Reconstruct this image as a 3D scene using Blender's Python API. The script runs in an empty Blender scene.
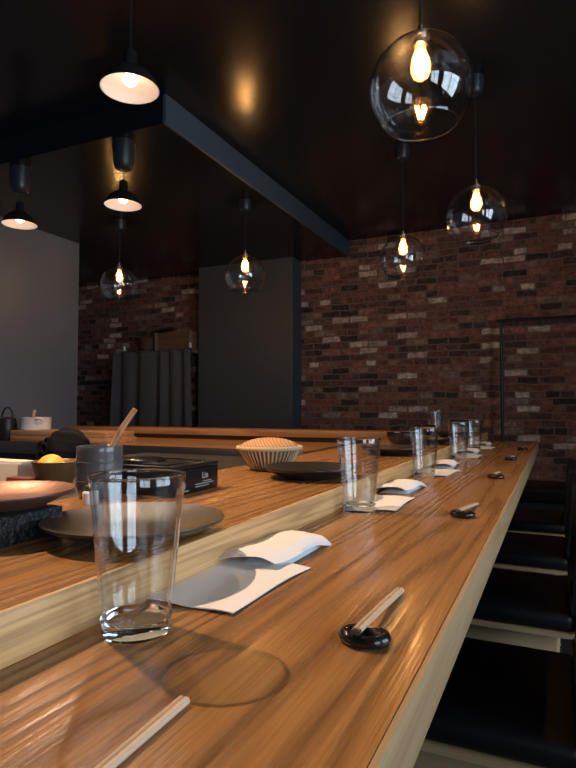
import bpy, bmesh, math, random
from mathutils import Vector, Matrix
random.seed(7)
PI = math.pi
ZB = 0.92                     # height of the bar top above the floor; z below is mostly given from the bar top
sc = bpy.context.scene
COL = sc.collection

# ------------------------------------------------------------------ materials
def new_mat(name):
    m = bpy.data.materials.new(name); m.use_nodes = True
    nt = m.node_tree; nt.nodes.clear()
    out = nt.nodes.new('ShaderNodeOutputMaterial')
    return m, nt, out

def N(nt, kind, **kw):
    n = nt.nodes.new(kind)
    for k, v in kw.items():
        if k.startswith('i_'):
            key = k[2:].replace('_', ' ')
            n.inputs[key].default_value = v
        else:
            setattr(n, k, v)
    return n

def rgba(c): return (c[0], c[1], c[2], 1.0)

def plain(name, col, rough=0.5, metal=0.0, spec=0.5, var=0.12, scale=18.0, bump=0.0, bscale=60.0, coat=0.0, sheen=0.0):
    """a principled material with a little procedural variation"""
    m, nt, out = new_mat(name)
    L = nt.links.new
    p = N(nt, 'ShaderNodeBsdfPrincipled')
    p.inputs['Roughness'].default_value = rough
    p.inputs['Metallic'].default_value = metal
    p.inputs['Specular IOR Level'].default_value = spec
    p.inputs['Coat Weight'].default_value = coat
    p.inputs['Sheen Weight'].default_value = sheen
    tc = N(nt, 'ShaderNodeTexCoord')
    nz = N(nt, 'ShaderNodeTexNoise', i_Scale=scale, i_Detail=4.0)
    L(tc.outputs['Object'], nz.inputs['Vector'])
    mix = N(nt, 'ShaderNodeMix', data_type='RGBA')
    mix.inputs[6].default_value = rgba([c * (1 - var) for c in col])
    mix.inputs[7].default_value = rgba([min(1, c * (1 + var)) for c in col])
    L(nz.outputs['Fac'], mix.inputs[0])
    L(mix.outputs[2], p.inputs['Base Color'])
    if bump > 0:
        nb = N(nt, 'ShaderNodeTexNoise', i_Scale=bscale, i_Detail=5.0)
        L(tc.outputs['Object'], nb.inputs['Vector'])
        b = N(nt, 'ShaderNodeBump', i_Strength=bump, i_Distance=0.01)
        L(nb.outputs['Fac'], b.inputs['Height'])
        L(b.outputs['Normal'], p.inputs['Normal'])
    L(p.outputs['BSDF'], out.inputs['Surface'])
    return m

def wood(name, light, dark, axis='Y', rough=0.32, ring=9.0, plank=0.11, plank_var=0.16, across=7.0, along=0.55, bump=0.12, coat=0.0, contrast=1.0, spec=0.5):
    m, nt, out = new_mat(name)
    L = nt.links.new
    tc = N(nt, 'ShaderNodeTexCoord')
    sep = N(nt, 'ShaderNodeSeparateXYZ'); L(tc.outputs['Object'], sep.inputs[0])
    ax = {'X': ('X', 'Y', 'Z'), 'Y': ('Y', 'X', 'Z'), 'Z': ('Z', 'X', 'Y')}[axis]
    # plank index across the grain
    d = N(nt, 'ShaderNodeMath', operation='DIVIDE'); d.inputs[1].default_value = plank
    L(sep.outputs[ax[1]], d.inputs[0])
    fl = N(nt, 'ShaderNodeMath', operation='FLOOR'); L(d.outputs[0], fl.inputs[0])
    wn = N(nt, 'ShaderNodeTexWhiteNoise', noise_dimensions='1D'); L(fl.outputs[0], wn.inputs['W'])
    sh = N(nt, 'ShaderNodeMath', operation='MULTIPLY'); sh.inputs[1].default_value = 7.0; L(wn.outputs['Value'], sh.inputs[0])
    def mul(sock, k):
        q = N(nt, 'ShaderNodeMath', operation='MULTIPLY'); q.inputs[1].default_value = k; L(sock, q.inputs[0]); return q.outputs[0]
    def add(s1, s2):
        q = N(nt, 'ShaderNodeMath', operation='ADD'); L(s1, q.inputs[0]); L(s2, q.inputs[1]); return q.outputs[0]
    comb = N(nt, 'ShaderNodeCombineXYZ')
    L(add(mul(sep.outputs[ax[0]], along), sh.outputs[0]), comb.inputs[0])
    L(mul(sep.outputs[ax[1]], across), comb.inputs[1])
    L(mul(sep.outputs[ax[2]], across), comb.inputs[2])
    nz = N(nt, 'ShaderNodeTexNoise', i_Scale=1.0, i_Detail=1.5, i_Roughness=0.45, i_Distortion=0.3)
    L(comb.outputs[0], nz.inputs['Vector'])
    # growth rings: contour lines of that noise
    rm = mul(nz.outputs['Fac'], ring * 2 * PI)
    sn = N(nt, 'ShaderNodeMath', operation='SINE'); L(rm, sn.inputs[0])
    rr = N(nt, 'ShaderNodeMapRange'); rr.inputs[1].default_value = -1; rr.inputs[2].default_value = 1
    L(sn.outputs[0], rr.inputs[0])
    pw = N(nt, 'ShaderNodeMath', operation='POWER'); pw.inputs[1].default_value = 1.8; L(rr.outputs[0], pw.inputs[0])
    # fine pores, long thin dashes along the grain
    comb2 = N(nt, 'ShaderNodeCombineXYZ')
    L(add(mul(sep.outputs[ax[0]], 9.0), sh.outputs[0]), comb2.inputs[0])
    L(mul(sep.outputs[ax[1]], 330.0), comb2.inputs[1]); L(mul(sep.outputs[ax[2]], 330.0), comb2.inputs[2])
    n2 = N(nt, 'ShaderNodeTexNoise', i_Scale=1.0, i_Detail=3.0); L(comb2.outputs[0], n2.inputs['Vector'])
    pr = N(nt, 'ShaderNodeMapRange'); pr.inputs[1].default_value = 0.42; pr.inputs[2].default_value = 0.68
    L(n2.outputs['Fac'], pr.inputs[0])
    mx = N(nt, 'ShaderNodeMath', operation='MULTIPLY_ADD'); mx.inputs[1].default_value = 0.34; mx.use_clamp = True
    L(pr.outputs[0], mx.inputs[0]); L(mul(pw.outputs[0], 0.62 * contrast), mx.inputs[2])
    mix = N(nt, 'ShaderNodeMix', data_type='RGBA')
    mix.inputs[6].default_value = rgba(light); mix.inputs[7].default_value = rgba(dark)
    L(mx.outputs[0], mix.inputs[0])
    hsv = N(nt, 'ShaderNodeHueSaturation')
    vr = N(nt, 'ShaderNodeMapRange'); vr.inputs[3].default_value = 1 - plank_var; vr.inputs[4].default_value = 1 + plank_var
    L(wn.outputs['Value'], vr.inputs[0]); L(vr.outputs[0], hsv.inputs['Value'])
    L(mix.outputs[2], hsv.inputs['Color'])
    p = N(nt, 'ShaderNodeBsdfPrincipled')
    p.inputs['Coat Weight'].default_value = coat; p.inputs['Coat Roughness'].default_value = 0.2
    p.inputs['Specular IOR Level'].default_value = spec
    L(hsv.outputs[0], p.inputs['Base Color'])
    rv = N(nt, 'ShaderNodeMapRange'); rv.inputs[3].default_value = rough - 0.05; rv.inputs[4].default_value = rough + 0.12
    L(mx.outputs[0], rv.inputs[0]); L(rv.outputs[0], p.inputs['Roughness'])
    b = N(nt, 'ShaderNodeBump', i_Strength=bump, i_Distance=0.002, invert=True)
    L(mx.outputs[0], b.inputs['Height']); L(b.outputs['Normal'], p.inputs['Normal'])
    L(p.outputs['BSDF'], out.inputs['Surface'])
    return m

def brick(name):
    m, nt, out = new_mat(name)
    L = nt.links.new
    tc = N(nt, 'ShaderNodeTexCoord')
    sep = N(nt, 'ShaderNodeSeparateXYZ'); L(tc.outputs['Object'], sep.inputs[0])
    cb = N(nt, 'ShaderNodeCombineXYZ'); L(sep.outputs['X'], cb.inputs[0]); L(sep.outputs['Z'], cb.inputs[1])
    # slightly wobbly courses
    wob = N(nt, 'ShaderNodeTexNoise', i_Scale=9.0, i_Detail=3.0); L(cb.outputs[0], wob.inputs['Vector'])
    ws = N(nt, 'ShaderNodeVectorMath', operation='MULTIPLY_ADD')
    ws.inputs[1].default_value = (0.05, 0.032, 0); L(wob.outputs['Color'], ws.inputs[0]); L(cb.outputs[0], ws.inputs[2])
    br = N(nt, 'ShaderNodeTexBrick', offset=0.5, squash=0.62, squash_frequency=5)
    br.inputs['Color1'].default_value = (0, 0, 0, 1); br.inputs['Color2'].default_value = (1, 1, 1, 1)
    br.inputs['Mortar'].default_value = (0.5, 0.5, 0.5, 1)
    br.inputs['Scale'].default_value = 1.0; br.inputs['Mortar Size'].default_value = 0.0075
    br.inputs['Mortar Smooth'].default_value = 0.35; br.inputs['Bias'].default_value = 0.0
    br.inputs['Brick Width'].default_value = 0.185; br.inputs['Row Height'].default_value = 0.061
    L(ws.outputs[0], br.inputs['Vector'])
    cr = N(nt, 'ShaderNodeValToRGB')
    e = cr.color_ramp.elements
    e[0].position = 0.0; e[0].color = (0.035, 0.027, 0.027, 1)
    e[1].position = 0.09; e[1].color = (0.06, 0.036, 0.033, 1)
    for pos, c in ((0.2, (0.10, 0.048, 0.040)), (0.40, (0.20, 0.072, 0.052)), (0.54, (0.13, 0.072, 0.060)), (0.70, (0.26, 0.10, 0.07)), (0.84, (0.22, 0.15, 0.12)), (0.93, (0.46, 0.38, 0.33))):
        x = e.new(pos); x.color = rgba(c)
    L(br.outputs['Color'], cr.inputs[0])
    # per-area soot, lime wash and speckle that belong to the old bricks
    n1 = N(nt, 'ShaderNodeTexNoise', i_Scale=38.0, i_Detail=6.0, i_Roughness=0.7); L(cb.outputs[0], n1.inputs['Vector'])
    m1 = N(nt, 'ShaderNodeMix', data_type='RGBA', blend_type='OVERLAY'); m1.inputs[0].default_value = 0.9
    L(cr.outputs[0], m1.inputs[6]); L(n1.outputs['Color'], m1.inputs[7])
    n4 = N(nt, 'ShaderNodeTexNoise', i_Scale=16.0, i_Detail=8.0, i_Roughness=0.75); L(cb.outputs[0], n4.inputs['Vector'])
    r4 = N(nt, 'ShaderNodeMapRange'); r4.inputs[1].default_value = 0.3; r4.inputs[2].default_value = 0.7; r4.inputs[3].default_value = 0.22; r4.inputs[4].default_value = 2.0
    L(n4.outputs['Fac'], r4.inputs[0])
    n1b = N(nt, 'ShaderNodeHueSaturation', i_Saturation=0.92); L(r4.outputs[0], n1b.inputs['Value']); L(m1.outputs[2], n1b.inputs['Color'])
    n3 = N(nt, 'ShaderNodeTexNoise', i_Scale=7.0, i_Detail=5.0); L(cb.outputs[0], n3.inputs['Vector'])
    r3 = N(nt, 'ShaderNodeMapRange'); r3.inputs[1].default_value = 0.6; r3.inputs[2].default_value = 0.8; r3.inputs[4].default_value = 0.6
    L(n3.outputs['Fac'], r3.inputs[0])
    m3 = N(nt, 'ShaderNodeMix', data_type='RGBA'); m3.inputs[7].default_value = (0.30, 0.24, 0.21, 1)
    L(r3.outputs[0], m3.inputs[0]); L(n1b.outputs[0], m3.inputs[6])
    m2 = N(nt, 'ShaderNodeMix', data_type='RGBA'); m2.inputs[7].default_value = (0.17, 0.145, 0.125, 1)
    L(br.outputs['Fac'], m2.inputs[0]); L(m3.outputs[2], m2.inputs[6])
    p = N(nt, 'ShaderNodeBsdfPrincipled', i_Roughness=0.85); p.inputs['Specular IOR Level'].default_value = 0.3
    L(m2.outputs[2], p.inputs['Base Color'])
    hm = N(nt, 'ShaderNodeMath', operation='MULTIPLY_ADD'); hm.inputs[1].default_value = -1.0
    L(br.outputs['Fac'], hm.inputs[0])
    nm = N(nt, 'ShaderNodeMath', operation='MULTIPLY'); nm.inputs[1].default_value = 0.8; L(n1.outputs['Fac'], nm.inputs[0])
    L(nm.outputs[0], hm.inputs[2])
    b = N(nt, 'ShaderNodeBump', i_Strength=0.8, i_Distance=0.012)
    L(hm.outputs[0], b.inputs['Height']); L(b.outputs['Normal'], p.inputs['Normal'])
    L(p.outputs['BSDF'], out.inputs['Surface'])
    return m

def thin_glass(name, tint=(0.96, 0.98, 0.98), edge=None, gain=1.0, rough=0.0, scatter=0.0, scol=(1, .6, .25)):
    """thin-walled glass: what is not mirrored (Fresnel) passes straight through"""
    m, nt, out = new_mat(name)
    L = nt.links.new
    fr = N(nt, 'ShaderNodeFresnel')
    ge = N(nt, 'ShaderNodeNewGeometry')                      # the same thin pane seen from inside and outside
    io = N(nt, 'ShaderNodeMapRange'); io.inputs[3].default_value = 1.5; io.inputs[4].default_value = 1 / 1.5
    L(ge.outputs['Backfacing'], io.inputs[0]); L(io.outputs[0], fr.inputs['IOR'])
    mm = N(nt, 'ShaderNodeMath', operation='MULTIPLY', use_clamp=True); mm.inputs[1].default_value = gain
    L(fr.outputs[0], mm.inputs[0])
    tr = N(nt, 'ShaderNodeBsdfTransparent', i_Color=rgba(tint))
    if edge:                                                 # a longer way through the glass near its outline
        lw = N(nt, 'ShaderNodeLayerWeight', i_Blend=0.5)
        pw = N(nt, 'ShaderNodeMath', operation='POWER'); pw.inputs[1].default_value = 3.2; L(lw.outputs['Facing'], pw.inputs[0])
        tm = N(nt, 'ShaderNodeMix', data_type='RGBA'); tm.inputs[6].default_value = rgba(tint); tm.inputs[7].default_value = rgba(edge)
        L(pw.outputs[0], tm.inputs[0]); L(tm.outputs[2], tr.inputs['Color'])
    gl = N(nt, 'ShaderNodeBsdfGlossy', i_Roughness=rough, i_Color=(1, 1, 1, 1))
    mx = N(nt, 'ShaderNodeMixShader'); L(mm.outputs[0], mx.inputs[0])
    src = tr.outputs[0]
    if scatter > 0:
        tl = N(nt, 'ShaderNodeBsdfTranslucent', i_Color=rgba(scol))
        m0 = N(nt, 'ShaderNodeMixShader'); m0.inputs[0].default_value = scatter
        L(tr.outputs[0], m0.inputs[1]); L(tl.outputs[0], m0.inputs[2]); src = m0.outputs[0]
    L(src, mx.inputs[1]); L(gl.outputs[0], mx.inputs[2])
    L(mx.outputs[0], out.inputs['Surface'])
    return m

def solid_glass(name):
    m, nt, out = new_mat(name)
    g = N(nt, 'ShaderNodeBsdfGlass', i_IOR=1.45, i_Roughness=0.0, i_Color=(0.97, 0.99, 0.99, 1))
    nt.links.new(g.outputs[0], out.inputs['Surface'])
    return m

def emit(name, col, strength):
    m, nt, out = new_mat(name)
    e = N(nt, 'ShaderNodeEmission', i_Color=rgba(col), i_Strength=strength)
    nt.links.new(e.outputs[0], out.inputs['Surface'])
    return m

def weave(name, c1, c2, sx, sy, rough=0.7, bump=0.5):
    m, nt, out = new_mat(name)
    L = nt.links.new
    tc = N(nt, 'ShaderNodeTexCoord')
    mp = N(nt, 'ShaderNodeMapping'); mp.inputs['Scale'].default_value = (sx, sy, sx)
    L(tc.outputs['Object'], mp.inputs[0])
    br = N(nt, 'ShaderNodeTexWave', wave_type='BANDS', bands_direction='DIAGONAL'); br.inputs['Scale'].default_value = 1.0
    br.inputs['Distortion'].default_value = 1.5; br.inputs['Detail'].default_value = 3.0
    L(mp.outputs[0], br.inputs['Vector'])
    mix = N(nt, 'ShaderNodeMix', data_type='RGBA'); mix.inputs[6].default_value = rgba(c1); mix.inputs[7].default_value = rgba(c2)
    L(br.outputs['Fac'], mix.inputs[0])
    p = N(nt, 'ShaderNodeBsdfPrincipled', i_Roughness=rough)
    L(mix.outputs[2], p.inputs['Base Color'])
    b = N(nt, 'ShaderNodeBump', i_Strength=bump, i_Distance=0.002); L(br.outputs['Fac'], b.inputs['Height']); L(b.outputs['Normal'], p.inputs['Normal'])
    L(p.outputs['BSDF'], out.inputs['Surface'])
    return m

OAK_TOP = wood('oak_oiled', (0.48, 0.228, 0.075), (0.155, 0.060, 0.017), 'Y', rough=0.22, ring=17.0, plank=0.135, plank_var=0.24, bump=0.4, across=5.5, along=0.27)
OAK_EDGE = wood('oak_pale', (0.44, 0.285, 0.145), (0.29, 0.165, 0.07), 'Y', rough=0.5, ring=12.0, plank=0.6, across=16.0, along=0.5, bump=0.1, contrast=0.8)
OAK_RISER = wood('oak_riser', (0.76, 0.44, 0.185), (0.38, 0.19, 0.07), 'Y', rough=0.5, ring=15.0, plank=0.6, across=16.0, along=0.5, bump=0.1, contrast=0.8)  # pale oak with the warm globe light put into its tone
OAK_X = wood('oak_oiled_cross', (0.50, 0.24, 0.095), (0.27, 0.11, 0.04), 'X', rough=0.35, ring=7.0, plank=0.12, bump=0.1)
OAK_BLOCK = wood('oak_board', (0.62, 0.33, 0.15), (0.36, 0.17, 0.07), 'X', rough=0.5, ring=6.0, plank=0.4, across=14.0, bump=0.1)
CHAIR_WOOD = wood('ash_chair', (0.50, 0.345, 0.18), (0.37, 0.24, 0.115), 'X', rough=0.5, ring=5.0, plank=0.7, across=10.0, along=1.0, bump=0.06, contrast=0.7)
STICK = wood('chopstick_wood', (0.62, 0.44, 0.30), (0.42, 0.27, 0.17), 'Y', rough=0.45, ring=4.0, plank=0.2, across=40.0, along=3.0, bump=0.05, contrast=0.6)
CRATE = wood('crate_wood', (0.24, 0.135, 0.085), (0.14, 0.08, 0.05), 'X', rough=0.7, ring=5.0, plank=0.09, bump=0.1)
SPOON = wood('spoon_wood', (0.55, 0.30, 0.15), (0.33, 0.15, 0.07), 'Z', rough=0.4, ring=4.0, plank=0.3, across=30.0, along=4.0, bump=0.05)
BRICK = brick('old_brick')
CEIL = plain('ceiling_black_satin', (0.010, 0.012, 0.016), rough=0.22, spec=0.36, var=0.08, bump=0.02, bscale=25)
BEAM_LIT = plain('beam_daylit_blue', (0.050, 0.082, 0.115), rough=0.45, var=0.05)  # blue tone carries the daylight on faces turned to the windows
GREYW = plain('wall_grey_paint', (0.12, 0.15, 0.20), rough=0.5, var=0.05, scale=3.0, bump=0.03, bscale=40)
PILLARM = plain('pillar_grey_paint', (0.066, 0.075, 0.09), rough=0.5, var=0.05, scale=3.0)
PLASTER = plain('plaster_dark', (0.10, 0.10, 0.11), rough=0.7, var=0.06)
FLOORM = plain('floor_dark_concrete', (0.05, 0.048, 0.045), rough=0.45, var=0.25, scale=4.0, bump=0.05)
BLACKM = plain('black_satin', (0.014, 0.014, 0.016), rough=0.38, var=0.1)
BLACKG = plain('black_glazed', (0.012, 0.011, 0.011), rough=0.16, var=0.1)
CARD = plain('black_card', (0.010, 0.0095, 0.010), rough=0.3, spec=0.3, var=0.1)
LEATHER = plain('black_leather', (0.007, 0.007, 0.008), rough=0.42, spec=0.22, var=0.15, bump=0.08, bscale=160)
CANOPYM = plain('canopy_dark_plastic', (0.022, 0.028, 0.036), rough=0.34, var=0.05)
SHADEM = plain('shade_black_enamel', (0.012, 0.014, 0.015), rough=0.35, var=0.1)
SHADEIN = plain('shade_white_enamel', (0.85, 0.80, 0.76), rough=0.45, var=0.03)
NICKEL = plain('nickel', (0.75, 0.70, 0.62), rough=0.25, metal=1.0, var=0.05)
STEEL = plain('brushed_steel', (0.22, 0.20, 0.185), rough=0.42, metal=1.0, var=0.1, scale=60)
DARKSTEEL = plain('dark_worktop', (0.022, 0.021, 0.022), rough=0.4, var=0.2)
PLATEM = plain('plate_bronze_glaze', (0.038, 0.029, 0.027), rough=0.33, metal=0.3, var=0.3, scale=30, bump=0.05, bscale=120)
PLATED = plain('plate_dark_glaze', (0.028, 0.021, 0.019), rough=0.34, metal=0.2, var=0.25, scale=30, bump=0.05, bscale=120)
COPPER = plain('plate_copper', (0.24, 0.115, 0.075), rough=0.42, metal=0.6, var=0.25, scale=25, bump=0.08, bscale=90)
IRON = plain('hammered_iron', (0.022, 0.026, 0.028), rough=0.42, metal=0.4, var=0.3, scale=80, bump=1.0, bscale=110)
STONEW = plain('stoneware_grey', (0.10, 0.098, 0.096), rough=0.16, var=0.6, scale=22, bump=0.12, bscale=40)
BOWLM = plain('bowl_brown', (0.22, 0.125, 0.05), rough=0.4, metal=0.3, var=0.35, scale=30, bump=0.15, bscale=70)
YELLOW = plain('citrus_yellow', (0.85, 0.46, 0.06), rough=0.45, var=0.08, bump=0.15, bscale=220)
PAPER = plain('white_paper', (0.80, 0.76, 0.72), rough=0.8, var=0.03, bump=0.05, bscale=90)
TOWEL = plain('pale_blue_towel', (0.55, 0.64, 0.68), rough=0.6, var=0.1, bump=0.2, bscale=200)
CARTON = plain('pale_carton', (0.80, 0.66, 0.55), rough=0.7, var=0.05)
REDP = weave('red_check_paper', (0.30, 0.05, 0.035), (0.05, 0.015, 0.02), 220, 220, rough=0.5, bump=0.1)
POTM = plain('white_enamel', (0.80, 0.78, 0.76), rough=0.3, var=0.03)
CLOTHK = plain('black_cloth', (0.006, 0.006, 0.007), rough=0.95, spec=0.15, var=0.3, bump=0.4, bscale=90)
CURTAINM = plain('curtain_charcoal', (0.075, 0.078, 0.09), rough=0.9, var=0.15, bump=0.1, bscale=200, sheen=0.15)
BAMBOO = weave('bamboo_pale', (0.70, 0.55, 0.33), (0.45, 0.30, 0.15), 160, 160)
BAMBOO_T = weave('bamboo_tan', (0.62, 0.34, 0.15), (0.42, 0.20, 0.075), 70, 25, bump=0.4)
WICKER = weave('wicker_brown', (0.13, 0.085, 0.055), (0.06, 0.04, 0.03), 90, 90)
GREEN = plain('green_cap', (0.01, 0.11, 0.05), rough=0.4)
WHITEPL = plain('white_plastic', (0.8, 0.78, 0.74), rough=0.35, var=0.03)
PRINTW = plain('print_white', (0.6, 0.6, 0.6), rough=0.5, var=0.02)
PRINTG = plain('print_grey', (0.26, 0.30, 0.30), rough=0.5, var=0.02)
PRINTP = plain('print_pale_pink', (0.62, 0.5, 0.5), rough=0.5, var=0.02)
WHITEP = plain('white_paint', (0.75, 0.75, 0.75), rough=0.4, var=0.03)
GLOBE = thin_glass('globe_glass', (0.985, 0.985, 0.985), edge=(.95, .96, .97), gain=1.4)
TUMBLER = thin_glass('tumbler_glass', (0.95, 0.965, 0.965), edge=(.50, .53, .54), gain=1.5)
PANE = thin_glass('window_pane', (0.95, 0.97, 0.97), gain=1.0)
AMBER = thin_glass('amber_bulb_glass', (1.0, 0.88, 0.62), gain=1.0, scatter=0.14, scol=(1.0, 0.62, 0.26))
GLASSBASE = solid_glass('tumbler_base_glass')
FILAMENT = emit('filament_glow', (1.0, 0.50, 0.16), 420.0)
BULBW = emit('bulb_warm_white', (1.0, 0.66, 0.45), 10.0)

# ------------------------------------------------------------------ mesh helpers
def link(o): COL.objects.link(o); return o

def obj(name, bm, mat, parent=None, smooth=40, loc=None, rot=None):
    bmesh.ops.recalc_face_normals(bm, faces=bm.faces[:])
    me = bpy.data.meshes.new(name); bm.to_mesh(me); bm.free()
    if smooth:
        me.shade_smooth()
        me.set_sharp_from_angle(angle=math.radians(smooth))
    me.materials.append(mat)
    o = bpy.data.objects.new(name, me); link(o)
    if parent: o.parent = parent
    if loc: o.location = loc
    if rot: o.rotation_euler = rot
    return o

def tag(o, label, cat, group=None):
    o['label'] = label; o['category'] = cat
    if group: o['group'] = group
    return o

def thing(name, label, cat, loc, rz=0.0, group=None):
    o = bpy.data.objects.new(name, None); link(o)
    o.empty_display_size = 0.05
    o.location = (loc[0], loc[1], loc[2] + ZB); o.rotation_euler = (0, 0, rz)
    return tag(o, label, cat, group)

def copy_thing(src, loc, rz=None, label=None):
    r = src.copy(); COL.objects.link(r)
    r.location = (loc[0], loc[1], loc[2] + ZB)
    if rz is not None: r.rotation_euler = (0, 0, rz)
    if label: r['label'] = label
    def rec(a, b):
        for ch in list(a.children):
            c = ch.copy(); COL.objects.link(c); c.parent = b
            rec(ch, c)
    rec(src, r)
    return r

def struct(name, bm, mat, smooth=0):
    o = obj(name, bm, mat, None, smooth); o['kind'] = 'structure'; return o

def box(bm, x0, x1, y0, y1, z0, z1, bev=0.0, seg=2):
    vs = [bm.verts.new((x, y, z)) for x in (x0, x1) for y in (y0, y1) for z in (z0, z1)]
    idx = ((0, 1, 3, 2), (4, 6, 7, 5), (0, 4, 5, 1), (2, 3, 7, 6), (0, 2, 6, 4), (1, 5, 7, 3))
    fs = [bm.faces.new([vs[i] for i in f]) for f in idx]
    if bev > 0:
        es = list({e for f in fs for e in f.edges})
        bmesh.ops.bevel(bm, geom=es, offset=bev, segments=seg, profile=0.5, affect='EDGES')
    return bm

def BX(*a, **k): return box(bmesh.new(), *a, **k)

def wbox(x0, x1, y0, y1, z0, z1, bev=0.0):   # z from the bar top
    return box(bmesh.new(), x0, x1, y0, y1, z0 + ZB, z1 + ZB, bev)

def lathe(prof, seg=48, bm=None, sx=1.0, sy=1.0, off=(0, 0, 0), closed=False):
    """revolve (r, z) points around z; r = 0 points become poles"""
    bm = bm or bmesh.new()
    rings = []
    for r, z in prof:
        if r < 1e-6: rings.append([bm.verts.new((off[0], off[1], off[2] + z))])
        else: rings.append([bm.verts.new((off[0] + r * sx * math.cos(2 * PI * i / seg), off[1] + r * sy * math.sin(2 * PI * i / seg), off[2] + z)) for i in range(seg)])
    pairs = list(zip(rings[:-1], rings[1:]))
    if closed: pairs.append((rings[-1], rings[0]))
    for a, b in pairs:
        for i in range(seg):
            j = (i + 1) % seg
            if len(a) == 1 and len(b) == 1: continue
            if len(a) == 1: bm.faces.new((a[0], b[i], b[j]))
            elif len(b) == 1: bm.faces.new((a[i], a[j], b[0]))
            else: bm.faces.new((a[i], a[j], b[j], b[i]))
    return bm

def tube(pts, r, seg=10, bm=None, cap=True):
    bm = bm or bmesh.new()
    pts = [Vector(p) for p in pts]
    rr = r if isinstance(r, (list, tuple)) else [r] * len(pts)
    rings = []
    prev = None
    for i, p in enumerate(pts):
        t = (pts[min(i + 1, len(pts) - 1)] - pts[max(i - 1, 0)]).normalized()
        if prev is None:
            up = Vector((0, 0, 1)) if abs(t.z) < 0.9 else Vector((1, 0, 0))
            n = t.cross(up).normalized()
        else:
            n = (prev - t * prev.dot(t)).normalized()
        prev = n
        b = t.cross(n)
        rings.append([bm.verts.new(p + (n * math.cos(2 * PI * k / seg) + b * math.sin(2 * PI * k / seg)) * rr[i]) for k in range(seg)])
    for a, b in zip(rings[:-1], rings[1:]):
        for k in range(seg):
            j = (k + 1) % seg
            bm.faces.new((a[k], a[j], b[j], b[k]))
    if cap:
        bm.faces.new(rings[0]); bm.faces.new(rings[-1])
    return bm

def sheet(fn, nu, nv, th):
    """closed thin solid: fn(u, v) -> point on top; thickness th below it"""
    bm = bmesh.new()
    top = [[bm.verts.new(fn(i / nu, j / nv)) for j in range(nv + 1)] for i in range(nu + 1)]
    bot = [[bm.verts.new(Vector(fn(i / nu, j / nv)) - Vector((0, 0, th))) for j in range(nv + 1)] for i in range(nu + 1)]
    for i in range(nu):
        for j in range(nv):
            bm.faces.new((top[i][j], top[i + 1][j], top[i + 1][j + 1], top[i][j + 1]))
            bm.faces.new((bot[i][j], bot[i][j + 1], bot[i + 1][j + 1], bot[i + 1][j]))
    for i in range(nu):
        bm.faces.new((top[i][0], bot[i][0], bot[i + 1][0], top[i + 1][0]))
        bm.faces.new((top[i][nv], top[i + 1][nv], bot[i + 1][nv], bot[i][nv]))
    for j in range(nv):
        bm.faces.new((top[0][j], top[0][j + 1], bot[0][j + 1], bot[0][j]))
        bm.faces.new((top[nu][j], bot[nu][j], bot[nu][j + 1], top[nu][j + 1]))
    return bm

def ring(R, z, r, seg=56, bm=None):
    bm = bm or bmesh.new()
    prof = [(R + r * math.cos(2 * PI * i / 10), z + r * math.sin(2 * PI * i / 10)) for i in range(10)]
    return lathe(prof, seg, bm, closed=True)

def text_obj(name, s, size, mat, parent, loc, rot, align='CENTER', depth=0.0002):
    cu = bpy.data.curves.new(name, 'FONT'); cu.body = s; cu.size = size; cu.align_x = align; cu.extrude = depth
    t = bpy.data.objects.new(name, cu); link(t)
    dg = bpy.context.evaluated_depsgraph_get()
    me = bpy.data.meshes.new_from_object(t.evaluated_get(dg))
    bpy.data.objects.remove(t)
    me.name = name; me.materials.clear(); me.materials.append(mat)
    o = bpy.data.objects.new(name, me); link(o); o.parent = parent; o.location = loc; o.rotation_euler = rot
    return o

# ------------------------------------------------------------------ room
XL, XR, YF, YB = -5.6, 2.0, -2.8, 5.24
ZC, ZS = 1.81, 1.66
XW = -3.816                                 # face of the grey wall left
struct('floor', wbox(XL - .1, XR + .1, YF - .1, YB + .3, -ZB - .1, -ZB), FLOORM)
struct('ceiling', wbox(XL - .1, XR + .1, YF - .1, YB + .3, ZC, ZC + .1), CEIL)
struct('ceiling_soffit', wbox(XL, -1.80, 2.37, YB, ZS, ZC), CEIL)
struct('soffit_lit_side', wbox(-1.80, -1.78, 2.355, YB, ZS - .002, ZC, 0.002), BEAM_LIT)     # flank of the dropped ceiling, blue window light put into its colour
struct('trim_2', wbox(XL, -1.80, 2.355, 2.37, ZS - .002, ZC), CEIL)
struct('wall_back', wbox(XL, XR + .1, YB, YB + .2, -ZB, ZC), BRICK)
bm = wbox(XW - .14, XW, YF, 3.82, -ZB, ZC)
struct('wall_left', bm, GREYW)
struct('wall_alcove', wbox(XL, XW - .14, 3.6, 3.74, -ZB, ZC), PLASTER)
struct('wall_alcove_side', wbox(XL - .1, XL, 3.6, YB, -ZB, ZC), PLASTER)
struct('pillar', wbox(-3.36, -2.30, 5.03, YB, -ZB, ZS), PILLARM)
struct('pillar_lit_side', wbox(-2.30, -2.285, 5.03, YB, -ZB, ZS), BEAM_LIT)  # thin face added on the pillar side, cool window light in its colour

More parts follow.
